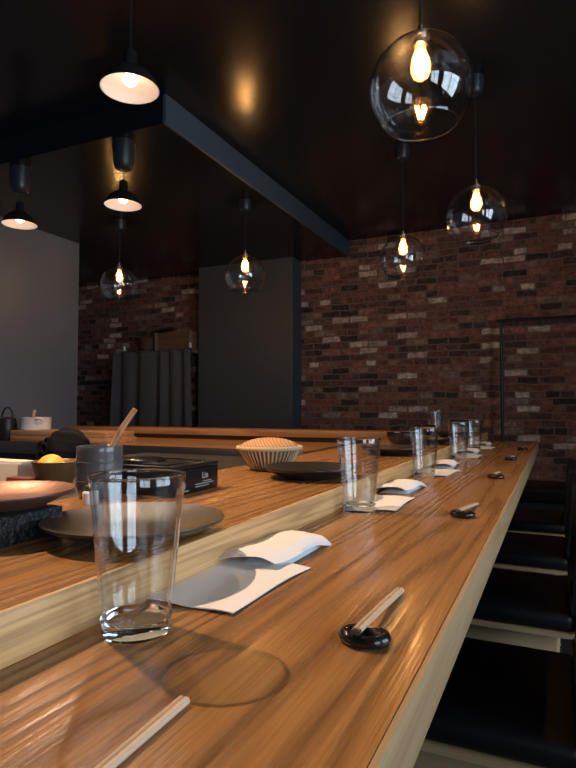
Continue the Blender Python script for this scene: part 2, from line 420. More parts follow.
# right wall with two windows, front wall with a glazed door and a window
WZ0, WZ1 = -.15, 1.45
wins = [(-2.2, -0.5), (0.1, 1.9)]
bm = bmesh.new()
ys = [YF] + [v for w in wins for v in w] + [YB]
for i in range(0, len(ys), 2): box(bm, XR, XR + .16, ys[i], ys[i + 1], 0, ZC + ZB)
for a, b in wins:
    box(bm, XR, XR + .16, a, b, 0, WZ0 + ZB); box(bm, XR, XR + .16, a, b, WZ1 + ZB, ZC + ZB)
struct('wall_right', bm, PLASTER)
for n, (a, b) in enumerate(wins):
    fb = bmesh.new()
    for (y0, y1, z0, z1) in ((a, a + .06, WZ0, WZ1), (b - .06, b, WZ0, WZ1), (a + .06, b - .06, WZ0, WZ0 + .06), (a + .06, b - .06, WZ1 - .06, WZ1), ((a + b) / 2 - .025, (a + b) / 2 + .025, WZ0 + .06, WZ1 - .06), (a + .06, b - .06, 1.0, 1.04)):
        box(fb, XR + .04, XR + .10, y0, y1, z0 + ZB, z1 + ZB)
    w = struct('window_%d' % (n + 1), fb, BLACKM)
    obj('pane', wbox(XR + .066, XR + .072, a + .04, b - .04, WZ0 + .04, WZ1 - .04), PANE, w, 0)
bm = bmesh.new()
fx = [(0.2, 1.15)]
xs = [XW - .14] + [v for w in fx for v in w] + [XR + .16]
for i in range(0, len(xs), 2): box(bm, xs[i], xs[i + 1], YF - .16, YF, 0, ZC + ZB)
for a, b in fx: box(bm, a, b, YF - .16, YF, 1.4 + ZB, ZC + ZB)
struct('wall_front', bm, PLASTER)
for n, (a, b, z0) in enumerate(((0.2, 1.15, -ZB),)):
    fb = bmesh.new()
    z1 = 1.4
    for (x0, x1, q0, q1) in ((a, a + .07, z0, z1), (b - .07, b, z0, z1), (a + .07, b - .07, z0, z0 + .07), (a + .07, b - .07, z1 - .07, z1)):
        box(fb, x0, x1, YF - .11, YF - .05, q0 + ZB, q1 + ZB)
    w = struct('door_1', fb, BLACKM)
    obj('door_panel', wbox(a + .05, b - .05, YF - .10, YF - .06, z0 + .05, z1 - .05), BLACKM, w, 0)

# ------------------------------------------------------------------ bar
t = thing('bar_counter', 'long oiled oak bar top with pale front edge running to the brick wall', 'counter', (0, 0, -ZB))
obj('countertop', BX(-.79, -.104, -.9, 3.73, ZB - .052, ZB), OAK_TOP, t)
obj('front_edge', BX(-.104, -.098, -.9, 3.73, ZB - .052, ZB - .0005, .0015), OAK_EDGE, t)
obj('base_panel', BX(-.76, -.52, -.85, 3.68, 0, ZB - .052), BLACKM, t)
t = thing('raised_ledge', 'raised oak ledge behind the bar top carrying the dark plates', 'counter', (0, 0, 0))
obj('ledge_top', BX(-.80, -.411, -.9, 3.95, 0, .046), OAK_TOP, t)
obj('riser_face', BX(-.411, -.405, -.9, 3.95, 0.0, 0.0455, .0015), OAK_RISER, t)
t = thing('return_ledge', 'oak ledge crossing the far end of the kitchen behind the basket', 'counter', (0, 0, 0))
obj('ledge_top', BX(XW + .005, -.81, 3.70, 3.95, -.002, .046, .002), OAK_X, t)
obj('back_panel', BX(XW + .005, -.81, 3.74, 3.90, -ZB, -.002), plain('panel_brown', (0.075, 0.05, 0.035), rough=0.6), t)
t = thing('far_kitchen_counter', 'kitchen counter with steel front lip below the far oak ledge', 'counter', (0, 0, -ZB))
obj('worktop', BX(XW + .005, -1.25, 2.91, 3.73, ZB - .07, ZB - .033), OAK_X, t)
obj('steel_lip', BX(XW + .005, -1.25, 2.895, 2.91, ZB - .115, ZB - .031, .003), STEEL, t)
obj('cabinet', BX(XW + .005, -1.27, 2.95, 3.73, 0, ZB - .07), BLACKM, t)
t = thing('prep_counter', 'dark kitchen worktop behind the raised ledge holding cup and bowl', 'counter', (0, 0, -ZB))
obj('worktop', BX(-1.72, -.81, -.8, 2.15, ZB - .03, ZB), DARKSTEEL, t)
obj('cabinet', BX(-1.68, -.82, -.75, 2.1, 0, ZB - .03), BLACKM, t)

# ------------------------------------------------------------------ chairs
def make_chair(label):
    t = thing('bar_chair', label, 'chair', (-.12, 1.33, -ZB), 0, 'black chairs along the bar')
    sz = ZB - .37
    def cushion():
        bm = BX(-.20, .155, -.215, .215, sz - .05, sz, .018, 4)
        return bm
    obj('seat', cushion(), LEATHER, t, 60)
    # plywood shell under the cushion that turns up behind the back
    def sweep(path, w, th, rnd):
        bm = bmesh.new(); rows = []
        for k, (x, z) in enumerate(path):
            a = path[max(k - 1, 0)]; b = path[min(k + 1, len(path) - 1)]
            tx, tz = b[0] - a[0], b[1] - a[1]; l = math.hypot(tx, tz); nx, nz = -tz / l, tx / l
            ww = w * (1 - rnd[k])
            rows.append([bm.verts.new(p) for p in ((x, -ww, z), (x + nx * th, -ww, z + nz * th), (x + nx * th, ww, z + nz * th), (x, ww, z))])
        for r0, r1 in zip(rows[:-1], rows[1:]):
            for i in range(4):
                j = (i + 1) % 4; bm.faces.new((r0[i], r0[j], r1[j], r1[i]))
        bm.faces.new(rows[0]); bm.faces.new(rows[-1])
        return bm
    path = [(-.205, sz - .062), (.10, sz - .062)] + [(.135 + .055 * math.sin(a), sz - .007 - .055 * math.cos(a)) for a in [PI / 2 * i / 6 for i in range(0, 7)]] + [(.196, sz + .06)]
    bm = sweep(path, .222, .012, [0] * (len(path) - 1) + [.12])
    obj('seat_shell', bm, CHAIR_WOOD, t, 35)
    back = [(.150 + .03 * math.sin(a), sz + .03 - .03 * math.cos(a)) for a in [PI / 2 * i / 5 for i in range(6)]]
    back += [(.181 + .022 * s, sz + .03 + .255 * s) for s in (.2, .4, .6, .8, .92, 1.0)]
    bm = sweep(back, .212, .03, [0] * (len(back) - 3) + [.02, .05, .12])
    bmesh.ops.bevel(bm, geom=[e for e in bm.edges if e.calc_face_angle(0) > .9], offset=.009, segments=3, affect='EDGES')
    obj('backrest', bm, LEATHER, t, 50)
    bm = BX(-.17, .12, -.19, .19, sz - .155, sz - .063, .012, 3)
    obj('apron', bm, CHAIR_WOOD, t)
    for x, y in ((-.15, -.17), (-.15, .17), (.11, -.17), (.11, .17)):
        s = 1.12
        obj('leg', tube([(x, y, sz - .10), (x * s, y * s, 0.0)], [.016, .011], 12), BLACKM, t)
    return t
ch = make_chair('nearest black leather chair tucked under the bar, lowest in the picture')
lab = ['second nearest black leather chair at the bar, behind the one lowest in the picture',
       'black leather chair at the bar, next to last before the brick wall',
       'farthest black leather chair at the bar, its backrest edge showing']
for k, y in enumerate((2.02, 2.69, 3.39)):
    copy_thing(ch, (-.12, y, -ZB), 0, lab[k])
t = thing('wall_bench', 'low black bench in front of the brick wall beyond the bar', 'bench', (0.75, 4.93, -ZB))
obj('seat_pad', BX(-1.15, 1.2, -.25, .25, .42, .53, .02, 3), LEATHER, t)
obj('bench_base', BX(-1.1, 1.18, -.2, .24, 0, .42), BLACKM, t)

# ------------------------------------------------------------------ tumblers
def make_glass(label):
    t = thing('pint_glass', label, 'drinking glass', (0, 0, 0), 0, 'clear pint glasses along the bar')
    H, rb, rt, w = .147, .0315, .0445, .0026
    prof = [(0, .0004), (rb - .003, .0004), (rb, .003)]
    n = 14
    prof += [(rb + (rt - rb) * (i / n) ** 1.05, .003 + (H - .0045) * i / n) for i in range(1, n + 1)]
    prof += [(rt - .0006, H - .0003), (rt - w * .6, H), (rt - w, H - .001)]
    zi = .017
    prof += [(rb + (rt - rb) * (i / n) ** 1.05 - w, .003 + (H - .0045) * i / n) for i in range(n - 1, 1, -1)]
    prof += [(rb + .0015 - w, zi), (rb - .007, .0155), (0, .0150)]
    obj('glass_rim', ring(rt - .0012, H - .001, .0016, 64), GLASSBASE, t, 80)
    # wall of the glass (thin) and its thick refracting foot
    obj('glass_wall', lathe([p for p in prof if p[1] > .0165], 64, closed=True), TUMBLER, t, 60)
    foot = [(0, .0004), (rb - .004, .0004), (rb - .0008, .0016), (rb + .0002, .005), (rb + .0012, .016), (rb - w + .0008, .0163), (rb - .006, .0135), (rb - .012, .0125), (0, .0122)]
    obj('glass_foot', lathe(foot, 64), GLASSBASE, t, 50)
    return t
g0 = make_glass('nearest clear pint glass, largest on the bar by the chopstick end')
g0.location = (-.359, .437, ZB)
gl = ['second clear pint glass from the camera, in front of the dark plate', 'third clear pint glass along the bar, middle one of five',
      'fourth clear pint glass along the bar, partly hiding the last one', 'farthest clear pint glass on the bar top, near the brick wall']
for k, (x, y) in enumerate(((-.364, 1.126), (-.366, 1.775), (-.366, 2.455), (-.366, 2.93))):
    copy_thing(g0, (x, y, 0), .3 * k, gl[k])
copy_thing(g0, (-.70, 3.80, .046), 0, 'small looking clear glass standing on the raised ledge at its far corner')

# ------------------------------------------------------------------ napkins and towel packets
def make_napkin(label):
    t = thing('paper_napkin', label, 'napkin', (-.35, .605, 0), 0, 'paper napkins laid along the bar')
    W, D = .110, .190
    def wav(u, v): return .0009 * math.sin(9 * u + 2 * v) + .0008 * math.sin(7 * v + 3) + .0012
    def fn(u, v):
        return (-W / 2 + W * u + .006 * (v - .5) - .004 * math.sin(3 * v), -D / 2 + D * v + .012 * (1 - u) * v, .0022 + wav(u, v))
    obj('paper_sheet', sheet(fn, 16, 24, .0011), PAPER, t, 60)
    return t
np0 = make_napkin('nearest white paper napkin, lying right of the largest glass')
nl = ['white paper napkin beside the second glass', 'white paper napkin beside the third glass',
      'white paper napkin beside the fourth glass', 'farthest white paper napkin, near the bar end']
for k in range(4):
    copy_thing(np0, (-.35 + .002 * k, (1.235, 1.875, 2.535, 3.09)[k], 0), (.05, -.04, .03, 0)[k], nl[k])

def make_packet(label):
    t = thing('towel_packet', label, 'wet towel', (-.362, .748, 0), 0, 'wrapped wet towels along the bar')
    W, D = .078, .165
    def pil(u, v):
        e = (1 - (2 * u - 1) ** 4) * (1 - (2 * v - 1) ** 6)
        return (-W / 2 * .86 + W * .86 * u + .004, -D / 2 * .9 + D * .9 * v, .0012 + .0085 * e + .001 * math.sin(12 * v))
    bm = bmesh.new(); nu, nv = 12, 18
    top = [[bm.verts.new(pil(i / nu, j / nv)) for j in range(nv + 1)] for i in range(nu + 1)]
    bot = [[bm.verts.new((top[i][j].co.x, top[i][j].co.y, .0004)) for j in range(nv + 1)] for i in range(nu + 1)]
    for i in range(nu):
        for j in range(nv):
            bm.faces.new((top[i][j], top[i + 1][j], top[i + 1][j + 1], top[i][j + 1])); bm.faces.new((bot[i][j], bot[i][j + 1], bot[i + 1][j + 1], bot[i + 1][j]))
    for i in range(nu):
        bm.faces.new((top[i][0], bot[i][0], bot[i + 1][0], top[i + 1][0])); bm.faces.new((top[i][nv], top[i + 1][nv], bot[i + 1][nv], bot[i][nv]))
    for j in range(nv):
        bm.faces.new((top[0][j], top[0][j + 1], bot[0][j + 1], bot[0][j])); bm.faces.new((top[nu][j], bot[nu][j], bot[nu][j + 1], top[nu][j + 1]))
    obj('towel', bm, TOWEL, t, 60)
    def wrap(u, v):
        x = -W / 2 * 1.08 + W * 1.08 * u; y = -D / 2 * 1.1 + D * 1.12 * v
        e = (1 - abs(2 * u - 1) ** 3 * .75)
        z = .0135 + .006 * e - .008 * max(0, u - .8) / .2 * (.4 + v * .6) + .002 * math.sin(8 * v + 3 * u) - .006 * max(0, v - .75) / .25
        z -= .007 * max(0, .15 - v) / .15 * (1 - u)
        return (x + .012 * (v - .5), y + .010 * (u - .5) * (1 if v < .5 else -.6), z)
    obj('paper_wrapper', sheet(wrap, 14, 22, .0007), PAPER, t, 60)
    return t
pk0 = make_packet('nearest wet towel in white wrapper, just past the nearest napkin')
pl = ['white wrapped wet towel just past the second glass', 'white wrapped wet towel just past the third glass',
      'white wrapped wet towel just past the fourth glass', 'farthest white wrapped wet towel, near the bar end']
for k in range(4):
    copy_thing(pk0, (-.362, (1.46, 2.09, 2.73, 3.28)[k], 0), (-.03, .05, 0, -.04)[k], pl[k])

# ------------------------------------------------------------------ chopsticks and rests
def make_rest(label):
    t = bmesh.new()
    prof = [(0, .0035), (.006, .0035), (.0085, .0055), (.011, .0098), (.0145, .0122), (.0185, .0105), (.0205, .0062), (.019, .0018), (.015, .0003), (0, .0003)]
    lathe(prof, 40, t, sx=1.18, sy=.92)
    for v in t.verts:                                       # a shallow saddle for the sticks
        if v.co.z > .006: v.co.z -= .0035 * math.exp(-(v.co.x / .007) ** 2) * (1 if v.co.y > 0 else .6)
    o = obj('chopstick_rest', t, BLACKG, None, 60)
    return tag(o, label, 'chopstick rest', 'black chopstick rests along the bar')
def make_sticks(label):
    t = thing('chopsticks', label, 'chopsticks', (0, 0, 0), 0, 'chopsticks lying along the bar')
    for s in (-1, 1):
        # local +y runs from the tip on the rest to the far end on the bar
        pts = [(s * .0021, -.016, .0142), (s * .0022, .07, .0092), (s * .0023, .150, .0031)]
        bm = tube(pts, [.0024, .0027, .0030], 8)
        c = obj('chopstick', bm, STICK, t, 50)
        obj('stick_tip', tube([(s * .0021, -.0165, .01424), (s * .0021, -.011, .0139)], [.00248, .00252], 8), plain('stick_end_dark', (0.09, 0.06, 0.05), rough=0.4), c, 50)
    return t
RP = [(-.158, .503), (-.166, 1.148), (-.164, 1.805), (-.166, 2.455), (-.152, 3.05)]
rl = ['nearest black chopstick rest at front of bar', 'second black chopstick rest from the camera', 'third black chopstick rest from the camera, middle of five',
      'fourth black chopstick rest from the camera', 'farthest black chopstick rest, near the bar end']
sl = ['nearest pair of chopsticks on a black rest', 'second pair of chopsticks on a rest from the camera', 'third pair of chopsticks on a rest from the camera',
      'fourth pair of chopsticks on a rest from the camera', 'farthest pair of chopsticks, on the last rest']
r0 = make_rest(rl[0]); s0 = make_sticks(sl[0])
for k, (x, y) in enumerate(RP):
    if k == 0: r, s = r0, s0; r.location = (x, y, ZB); s.location = (x, y, ZB)
    else:
        r = copy_thing(r0, (x, y, 0), None, rl[k]); s = copy_thing(s0, (x, y, 0), None, sl[k])
    s.rotation_euler = (0, 0, (.03, -.06, .02, -.03, .04)[k] - .02)
    s.location.x += -.004
t = thing('chopsticks', 'pair of chopsticks cut off by the bottom edge, below the largest glass', 'chopsticks', (-.242, .347, 0), 0.04, 'chopsticks lying along the bar')
for s in (-1, 1):
    obj('chopstick', tube([(s * .0021, 0, .0031), (s * .0020, -.10, .0028), (s * .0019, -.173, .0025)], [.0029, .0027, .0024], 8), STICK, t, 50)

# ------------------------------------------------------------------ plates
def plate_bm(R=.110, h=.031, base=.060):
    outer = [(0, .0012), (base - .006, .0012), (base - .003, .0002), (base, .0002), (base + .003, .003)]
    for i in range(1, 9):
        s = i / 8; outer.append((base + .003 + (R - base - .003) * s, .003 + (h - .006) * (s ** 1.25)))
    rim = [(R + .001, h - .001), (R + .0004, h + .0005), (R - .001, h)]
    inner = []
    for i in range(8, 0, -1):
        s = i / 8; inner.append((base + (R - base - .004) * s, .0075 + (h - .0085) * (s ** 1.35)))
    inner += [(base - .004, .0066), (base * .5, .0062), (0, .0062)]
    return lathe(outer + rim + inner, 72)
def plate(name, mat, loc, label, **k):
    o = obj(name, plate_bm(**k), mat, None, 50); o.location = (loc[0], loc[1], loc[2] + ZB)
    return o
p0 = plate('dinner_plate', PLATEM, (-.487, .588, .0465), '', R=.112, h=.024, base=.056)
tag(p0, 'nearest dark bronze plate on the ledge, behind the largest glass', 'plate', 'dark plates on the raised ledge')
p1 = plate('dinner_plate', PLATED, (-.520, 1.245, .0465), '', h=.026)
tag(p1, 'dark brown plate on the ledge behind the second glass', 'plate', 'dark plates on the raised ledge')
for k, y in enumerate((1.97, 2.60, 3.25)):
    q = copy_thing(p1, (-.515, y, .0465), 0, ['dark brown plate on the ledge behind the third glass', 'dark brown plate on the ledge behind the fourth glass', 'dark brown plate on the ledge behind the farthest bar glass'][k])
def bowl_bm(R, h, base, th=.005):
    out = [(0, .0006), (base, .0006), (base + .002, .004)]
    for i in range(1, 9):
        a = i / 8 * PI / 2; out.append((base + .002 + (R - base - .002) * math.sin(a), .004 + (h - .004) * (1 - math.cos(a))))
    out += [(R - th * .5, h + .0015), (R - th, h)]
    for i in range(7, 0, -1):
        a = i / 8 * PI / 2; out.append((base + (R - th - base) * math.sin(a), .009 + (h - .009) * (1 - math.cos(a))))
    out += [(0, .009)]
    return lathe(out, 56)
for k, (x, y, lb) in enumerate(((-.60, 2.45, 'small black bowl far along the ledge, behind the third glass'), (-.71, 3.46, 'small black bowl on the far end of the ledge, below the ledge glass'))):
    o = obj('small_bowl', bowl_bm(.065, .055, .028), BLACKG, None, 50); o.location = (x, y, ZB + .046)
    tag(o, lb, 'bowl', 'small black bowls on the ledge')

# hammered iron slab and copper plate on it
o = obj('iron_griddle', BX(-.79, -.585, .22, .565, .0005, .036, .003), IRON, None); o.location = (0, 0, ZB + .046)
tag(o, 'black hammered iron slab on the ledge under the copper plate', 'griddle')
o = plate('copper_plate', COPPER, (-.648, .524, .0828), '', R=.087, h=.021, base=.052)
tag(o, 'copper brown plate on the black iron slab at left', 'plate')

# ------------------------------------------------------------------ boxed stove with printed side
t = thing('black_box', 'black glossy box with white lettering, between cup and basket', 'box', (-.745, .942, .046), 0)
obj('carton', BX(-.113, .113, -.078, .078, .0004, .046, .0012), CARD, t)
bm = BX(-.1135, .1135, -.0785, .0785, .0475, .0545, .0012)
obj('lid', bm, CARD, t)
bm = bmesh.new()
lathe([(0, 0), (.05, 0), (.05, .004), (.045, .006), (0, .006)], 40, bm, off=(-.02, 0, .0545))
obj('burner_ring', bm, BLACKG, t)
obj('lid_trim', tube([(-.09, -.062, .0555), (.09, -.062, .0555), (.09, .062, .0555), (-.09, .062, .0555), (-.09, -.062, .0555)], .0016, 8), BLACKG, t)
RX = (PI / 2, 0, PI / 2)
text_obj('lettering', 'Lin', .018, PRINTP, t, (.1132, .030, .0245), RX)
for z0, z1, y0, y1 in ((.0180, .0196, .022, .052), (.0138, .0156, -.004, .060), (.0092, .0110, -.004, .044)):
    obj('print_bar', BX(0, .0003, y0, y1, z0, z1), PRINTG, t, 0, (.1131, 0, 0))
bm = bmesh.new(); lathe([(0, 0), (.008, 0), (.008, .0004), (0, .0004)], 24, bm)
obj('round_emblem', bm, PRINTG, t, 30, (.1132, -.045, .0165), (0, PI / 2, 0))
obj('print_bar', BX(0, .0003, -.062, -.026, .0048, .0072), PRINTG, t, 0, (.1131, 0, 0))

# ------------------------------------------------------------------ bamboo basket
t = thing('bamboo_basket', 'pale woven bamboo basket with domed tan lid, beside a dark plate', 'basket', (-.625, 1.235, .046))
t.location = (-.685, 1.36, ZB + .046)
def bask(h0, h1, s): return .044 + (.081 - .044) * (s ** .7)
obj('basket_liner', lathe([(0, .001), (.043, .001)] + [(bask(0, 0, i / 8) - .003, .003 + .054 * i / 8) for i in range(9)] + [(.074, .0565)] + [(bask(0, 0, i / 8) - .006, .004 + .054 * i / 8) for i in range(8, -1, -1)] + [(0, .004)], 48), plain('bamboo_dark', (0.25, 0.17, 0.09), rough=0.8), t)  # liner in a darker bamboo tone than the ribs
rb = bmesh.new()
for k in range(44):
    a = 2 * PI * k / 44
    tube([(bask(0, 0, i / 6) * math.cos(a), bask(0, 0, i / 6) * math.sin(a), .002 + .055 * i / 6) for i in range(7)], .0021, 6, rb)
obj('basket_ribs', rb, BAMBOO, t)
obj('basket_rim', ring(.083, .058, .0055), BAMBOO, t)
obj('basket_foot', ring(.043, .0035, .003), BAMBOO, t)
dome = [(.0765, .058)] + [(.0765 * math.cos(a), .058 + .026 * math.sin(a)) for a in [PI / 2 * i / 10 for i in range(1, 10)]] + [(0, .084)]
obj('domed_lid', lathe(dome + [(0, .056), (.07, .056)], 56, closed=False), BAMBOO_T, t, 60)

# ------------------------------------------------------------------ things on the prep counter
t = thing('stoneware_cup', 'grey glazed stoneware cup holding a wooden spoon', 'cup', (-.757, .815, .046))
CS = .80
cupp = [(0, .0004), (.038, .0004), (.044, .004), (.050, .03), (.0525, .07), (.0505, .105), (.0515, .115), (.0505, .1165), (.0485, .115), (.047, .105), (.0485, .07), (.046, .03), (.038, .010), (0, .009)]
obj('cup_body', lathe([(r * CS, z * CS) for r, z in cupp], 56), STONEW, t, 60)
bm = ring(.0523 * CS, .082 * CS, .0014); ring(.0512 * CS, .040 * CS, .0013, 56, bm)
obj('throwing_ridge', bm, STONEW, t)
t = thing('wooden_spoon', 'brown wooden spoon handle leaning out of the grey cup', 'spoon', (-.757, .815, .046))
obj('handle', tube([(-.014, .0, .012), (.004, .010, .07), (.030, .024, .125), (.052, .034, .160)], [.0036, .0042, .0054, .005], 10), SPOON, t, 50)
t = thing('sauce_bottle', 'tiny white bottle with green cap behind the bronze plate', 'bottle', (-.718, .752, .046))
obj('bottle_body', lathe([(0, .0004), (.0125, .0004), (.013, .002), (.013, .019), (.010, .0225), (0, .0225)], 28), WHITEPL, t)
obj('cap', lathe([(0, .0226), (.0095, .0226), (.0095, .0305), (.0085, .0315), (0, .0315)], 28), GREEN, t)
t = thing('serving_bowl', 'brown metallic bowl holding a yellow citrus fruit', 'bowl', (-1.182, 1.115, 0))
obj('bowl_body', lathe([(0, .0004), (.034, .0004), (.036, .004), (.050, .035), (.060, .066), (.0625, .070), (.0605, .071), (.056, .066), (.046, .036), (.032, .010), (0, .009)], 48), BOWLM, t, 50)
bm = lathe([(0, -.038), (.006, -.036), (.014, -.031), (.026, -.020), (.032, 0), (.026, .020), (.014, .031), (.006, .036), (0, .038)], 32)
o = obj('lemon', bm, YELLOW, None, 60); o.location = (-1.190, 1.105, ZB + .052); o.rotation_euler = (PI / 2, .1, .9); o.scale = (1.12, 1.12, 1.12)
tag(o, 'yellow citrus fruit lying in the brown bowl', 'fruit')
t = thing('paper_box', 'pale open carton at the left edge behind the copper plate', 'box', (-1.385, 1.145, 0))
bm = bmesh.new()
box(bm, -.10, .085, -.05, -.046, 0.0004, .058); box(bm, -.10, .085, .046, .05, .0004, .058); box(bm, -.10, -.096, -.046, .046, .0004, .058); box(bm, .081, .085, -.046, .046, .0004, .058); box(bm, -.096, .081, -.046, .046, .0004, .004)
obj('carton', bm, CARTON, t, 0)
obj('flap', BX(-.10, .085, -.0495, .004, -.0015, .0015), CARTON, t, 0, (0, .01, .0615), (0, 0, 0))
t = thing('red_packet', 'dark red checked packet leaning before the pale carton', 'packet', (-1.245, 1.065, 0))
obj('packet', BX(-.045, .040, -.015, .015, .0004, .030, .004), REDP, t)
# black cloth bundle
bm = bmesh.new(); bmesh.ops.create_icosphere(bm, subdivisions=4, radius=1.0)
for v in bm.verts:
    d = v.co.normalized()
    k = 1 + .05 * math.sin(5 * d.x + 3 * d.z + 1) + .04 * math.sin(9 * d.y - 4 * d.x) + .03 * math.sin(14 * d.z + 6 * d.y)
    v.co = Vector((d.x * .083 * k, d.y * .075 * k, max(.0005, .052 + d.z * .078 * k)))
t = thing('cloth_bundle', 'black crumpled cloth bundle before the stacked oak boards', 'cloth', (-1.66, 1.62, 0))
obj('bundle', bm, CLOTHK, t, 80)
bm = bmesh.new()
for k, (dx, dz) in enumerate(((-.055, .075), (-.072, .062), (-.045, .058))):
    tube([(dx + .016 * math.cos(a), -.045 - .012 * k, dz + .018 * math.sin(a)) for a in [2 * PI * i / 14 for i in range(15)]], .006, 8, bm)
obj('fold', bm, CLOTHK, t)
bm = bmesh.new(); box(bm, -.125, -.06, -.05, .02, .0005, .05, .02, 4)
obj('loose_end', bm, CLOTHK, t)

# ------------------------------------------------------------------ far counter things
for z0, lb, x1 in ((-.033, 'lower of two thick oak boards stacked on the far counter', -2.66), (.0055, 'upper of two thick oak boards stacked on the far counter, under the white pot', -2.68)):
    o = obj('oak_board', BX(-3.56, x1, 2.93, 3.22, z0 + .0004, z0 + .038, .003), OAK_BLOCK, None); o.location = (0, 0, ZB)
    tag(o, lb, 'board', 'oak boards on the far counter')
t = thing('white_pot', 'white enamel pot on the oak boards by the grey wall', 'pot', (-3.445, 3.05, .0437))
obj('pot_body', lathe([(0, .0004), (.10, .0004), (.105, .006), (.107, .088), (.110, .092), (.104, .092), (.101, .086), (.099, .008), (0, .007)], 48), POTM, t)
bm = tube([(.085, -.064, .08), (.105, -.085, .085), (.125, -.075, .083), (.128, -.055, .08), (.10, -.035, .078)], .0075, 10)
obj('handle', bm, POTM, t)
t = thing('wooden_ladle', 'short brown wooden ladle handle sticking out of the white pot', 'ladle', (-3.445, 3.05, .0437))
obj('handle', tube([(-.01, -.05, .012), (.0, -.02, .10), (.004, -.012, .145)], [.010, .012, .014], 10), SPOON, t)
t = thing('black_kettle', 'black kettle with raised handle at the left edge by the white pot', 'kettle', (-3.635, 2.965, -.033))
obj('kettle_body', lathe([(0, .0004), (.055, .0004), (.066, .02), (.068, .10), (.06, .155), (.045, .168), (0, .17)], 40), BLACKM, t)
obj('handle', tube([(.06 * math.cos(a), 0, .15 + .09 * math.sin(a)) for a in [PI * i / 12 for i in range(13)]], .006, 8), BLACKM, t)

# ------------------------------------------------------------------ curtained shelf by the brick wall
t = thing('curtained_shelf', 'tall shelf rack hidden by a charcoal curtain beside the grey pillar', 'shelf', (-3.83, 4.97, -ZB))
zt = ZB + .80
obj('top_board', BX(-.46, .46, -.06, .24, zt - .03, zt, .003), CRATE, t)
for x in (-.39, .46):
    for y in (-.075, .22):
        p = obj('post', tube([(x, y, 0), (x, y, zt + .015)], .012, 12), BLACKM, t)
        if y < 0: obj('post_cap', tube([(x, y, zt + .015), (x, y, zt + .065)], .014, 12), WHITEP, p)['label'] = 'white post cap'
obj('curtain_rod', tube([(-.50, -.10, zt - .012), (.50, -.10, zt - .012)], .008, 10), BLACKM, t)
def cur(u, v):
    # u across, v down
    k = .35 + .65 * v
    a = u * 2 * PI * 5.3 + 1.5 * math.sin(u * 7 + .5) + .5 * math.sin(u * 19 + v)
    return (-.49 + .98 * u + .045 * (v ** .8) * (2 * u - 1) * 1.0 + .008 * math.sin(a * 1.7), -.130 - (.012 + .036 * k) * math.sin(a) - .012 * math.sin(u * 17 + 2) * v, zt - .004 + .006 * math.cos(a) * (1 - v) - 1.62 * v)
bm = bmesh.new(); nu, nv = 150, 24
top = [[bm.verts.new(cur(i / nu, j / nv)) for j in range(nv + 1)] for i in range(nu + 1)]
for i in range(nu):
    for j in range(nv): bm.faces.new((top[i][j], top[i + 1][j], top[i + 1][j + 1], top[i][j + 1]))
c = obj('curtain', bm, CURTAINM, t, 80)
sm = c.modifiers.new('thickness', 'SOLIDIFY'); sm.thickness = .003
for k in range(9):
    x = -.45 + .9 * k / 8
    obj('curtain_ring', tube([(x, -.10 + .016 * math.cos(a), zt - .010 + .018 * math.sin(a)) for a in [2 * PI * i / 10 for i in range(11)]], .0025, 6), BLACKM, c)
t = thing('wooden_crate', 'dark wooden crate on top of the curtained shelf', 'crate', (-3.64, 5.08, .80))
bm = bmesh.new()
for k in range(3):
    z0 = .004 + .066 * k
    box(bm, -.225, .225, -.10, -.088, z0, z0 + .062); box(bm, -.225, .225, .088, .10, z0, z0 + .062)
    box(bm, -.225, -.213, -.088, .088, z0, z0 + .062); box(bm, .213, .225, -.088, .088, z0, z0 + .062)
box(bm, -.213, .213, -.088, .088, .0005, .010)
obj('slats', bm, CRATE, t, 0)
for x in (-.219, .219): obj('corner_batten', BX(x - .016, x + .016, -.112, -.1, .0005, .204), plain('batten_pale', (0.22, 0.18, 0.15), rough=0.7), t, 0)
bm = tube([(.055 * math.cos(a), .0, .21 + .0) for a in (0, PI)], .009, 8)
bm.free()
t = thing('wicker_basket', 'round brown wicker basket beside the crate on the shelf', 'basket', (-4.03, 5.06, .80))
obj('basket_body', lathe([(0, .0006), (.085, .0006), (.098, .06), (.102, .14), (.105, .148), (.096, .148), (.092, .06), (0, .01)], 40), WICKER, t)
bm = bmesh.new()
for k in range(4): ring(.093 + .004 * k, .03 + .036 * k, .005, 40, bm)
obj('wicker_bands', bm, WICKER, t)
t = thing('dark_tray', 'dark tray lying slanted over basket and crate on the shelf', 'tray', (-3.86, 5.06, 1.0065))
obj('tray', BX(-.13, .13, -.07, .07, -.006, .006, .003), plain('tray_dark', (0.05, 0.05, 0.05), rough=0.5), t, 40, (.03, .0, .030), (0, -.16, 0))

# ------------------------------------------------------------------ black rail by the brick wall
t = thing('clothes_rail', 'black metal clothes rail standing before the brick wall', 'rail', (.25, 5.10, -ZB))
zt = ZB + .93
for x in (-.655, .655):
    obj('upright', tube([(x, 0, .012), (x, 0, zt)], .013, 12), BLACKM, t)
    obj('foot', tube([(x, -.12, .012), (x, .12, .012)], .011, 10), BLACKM, t)
obj('top_bar', tube([(-.69, 0, zt), (.69, 0, zt)], .013, 12), BLACKM, t)

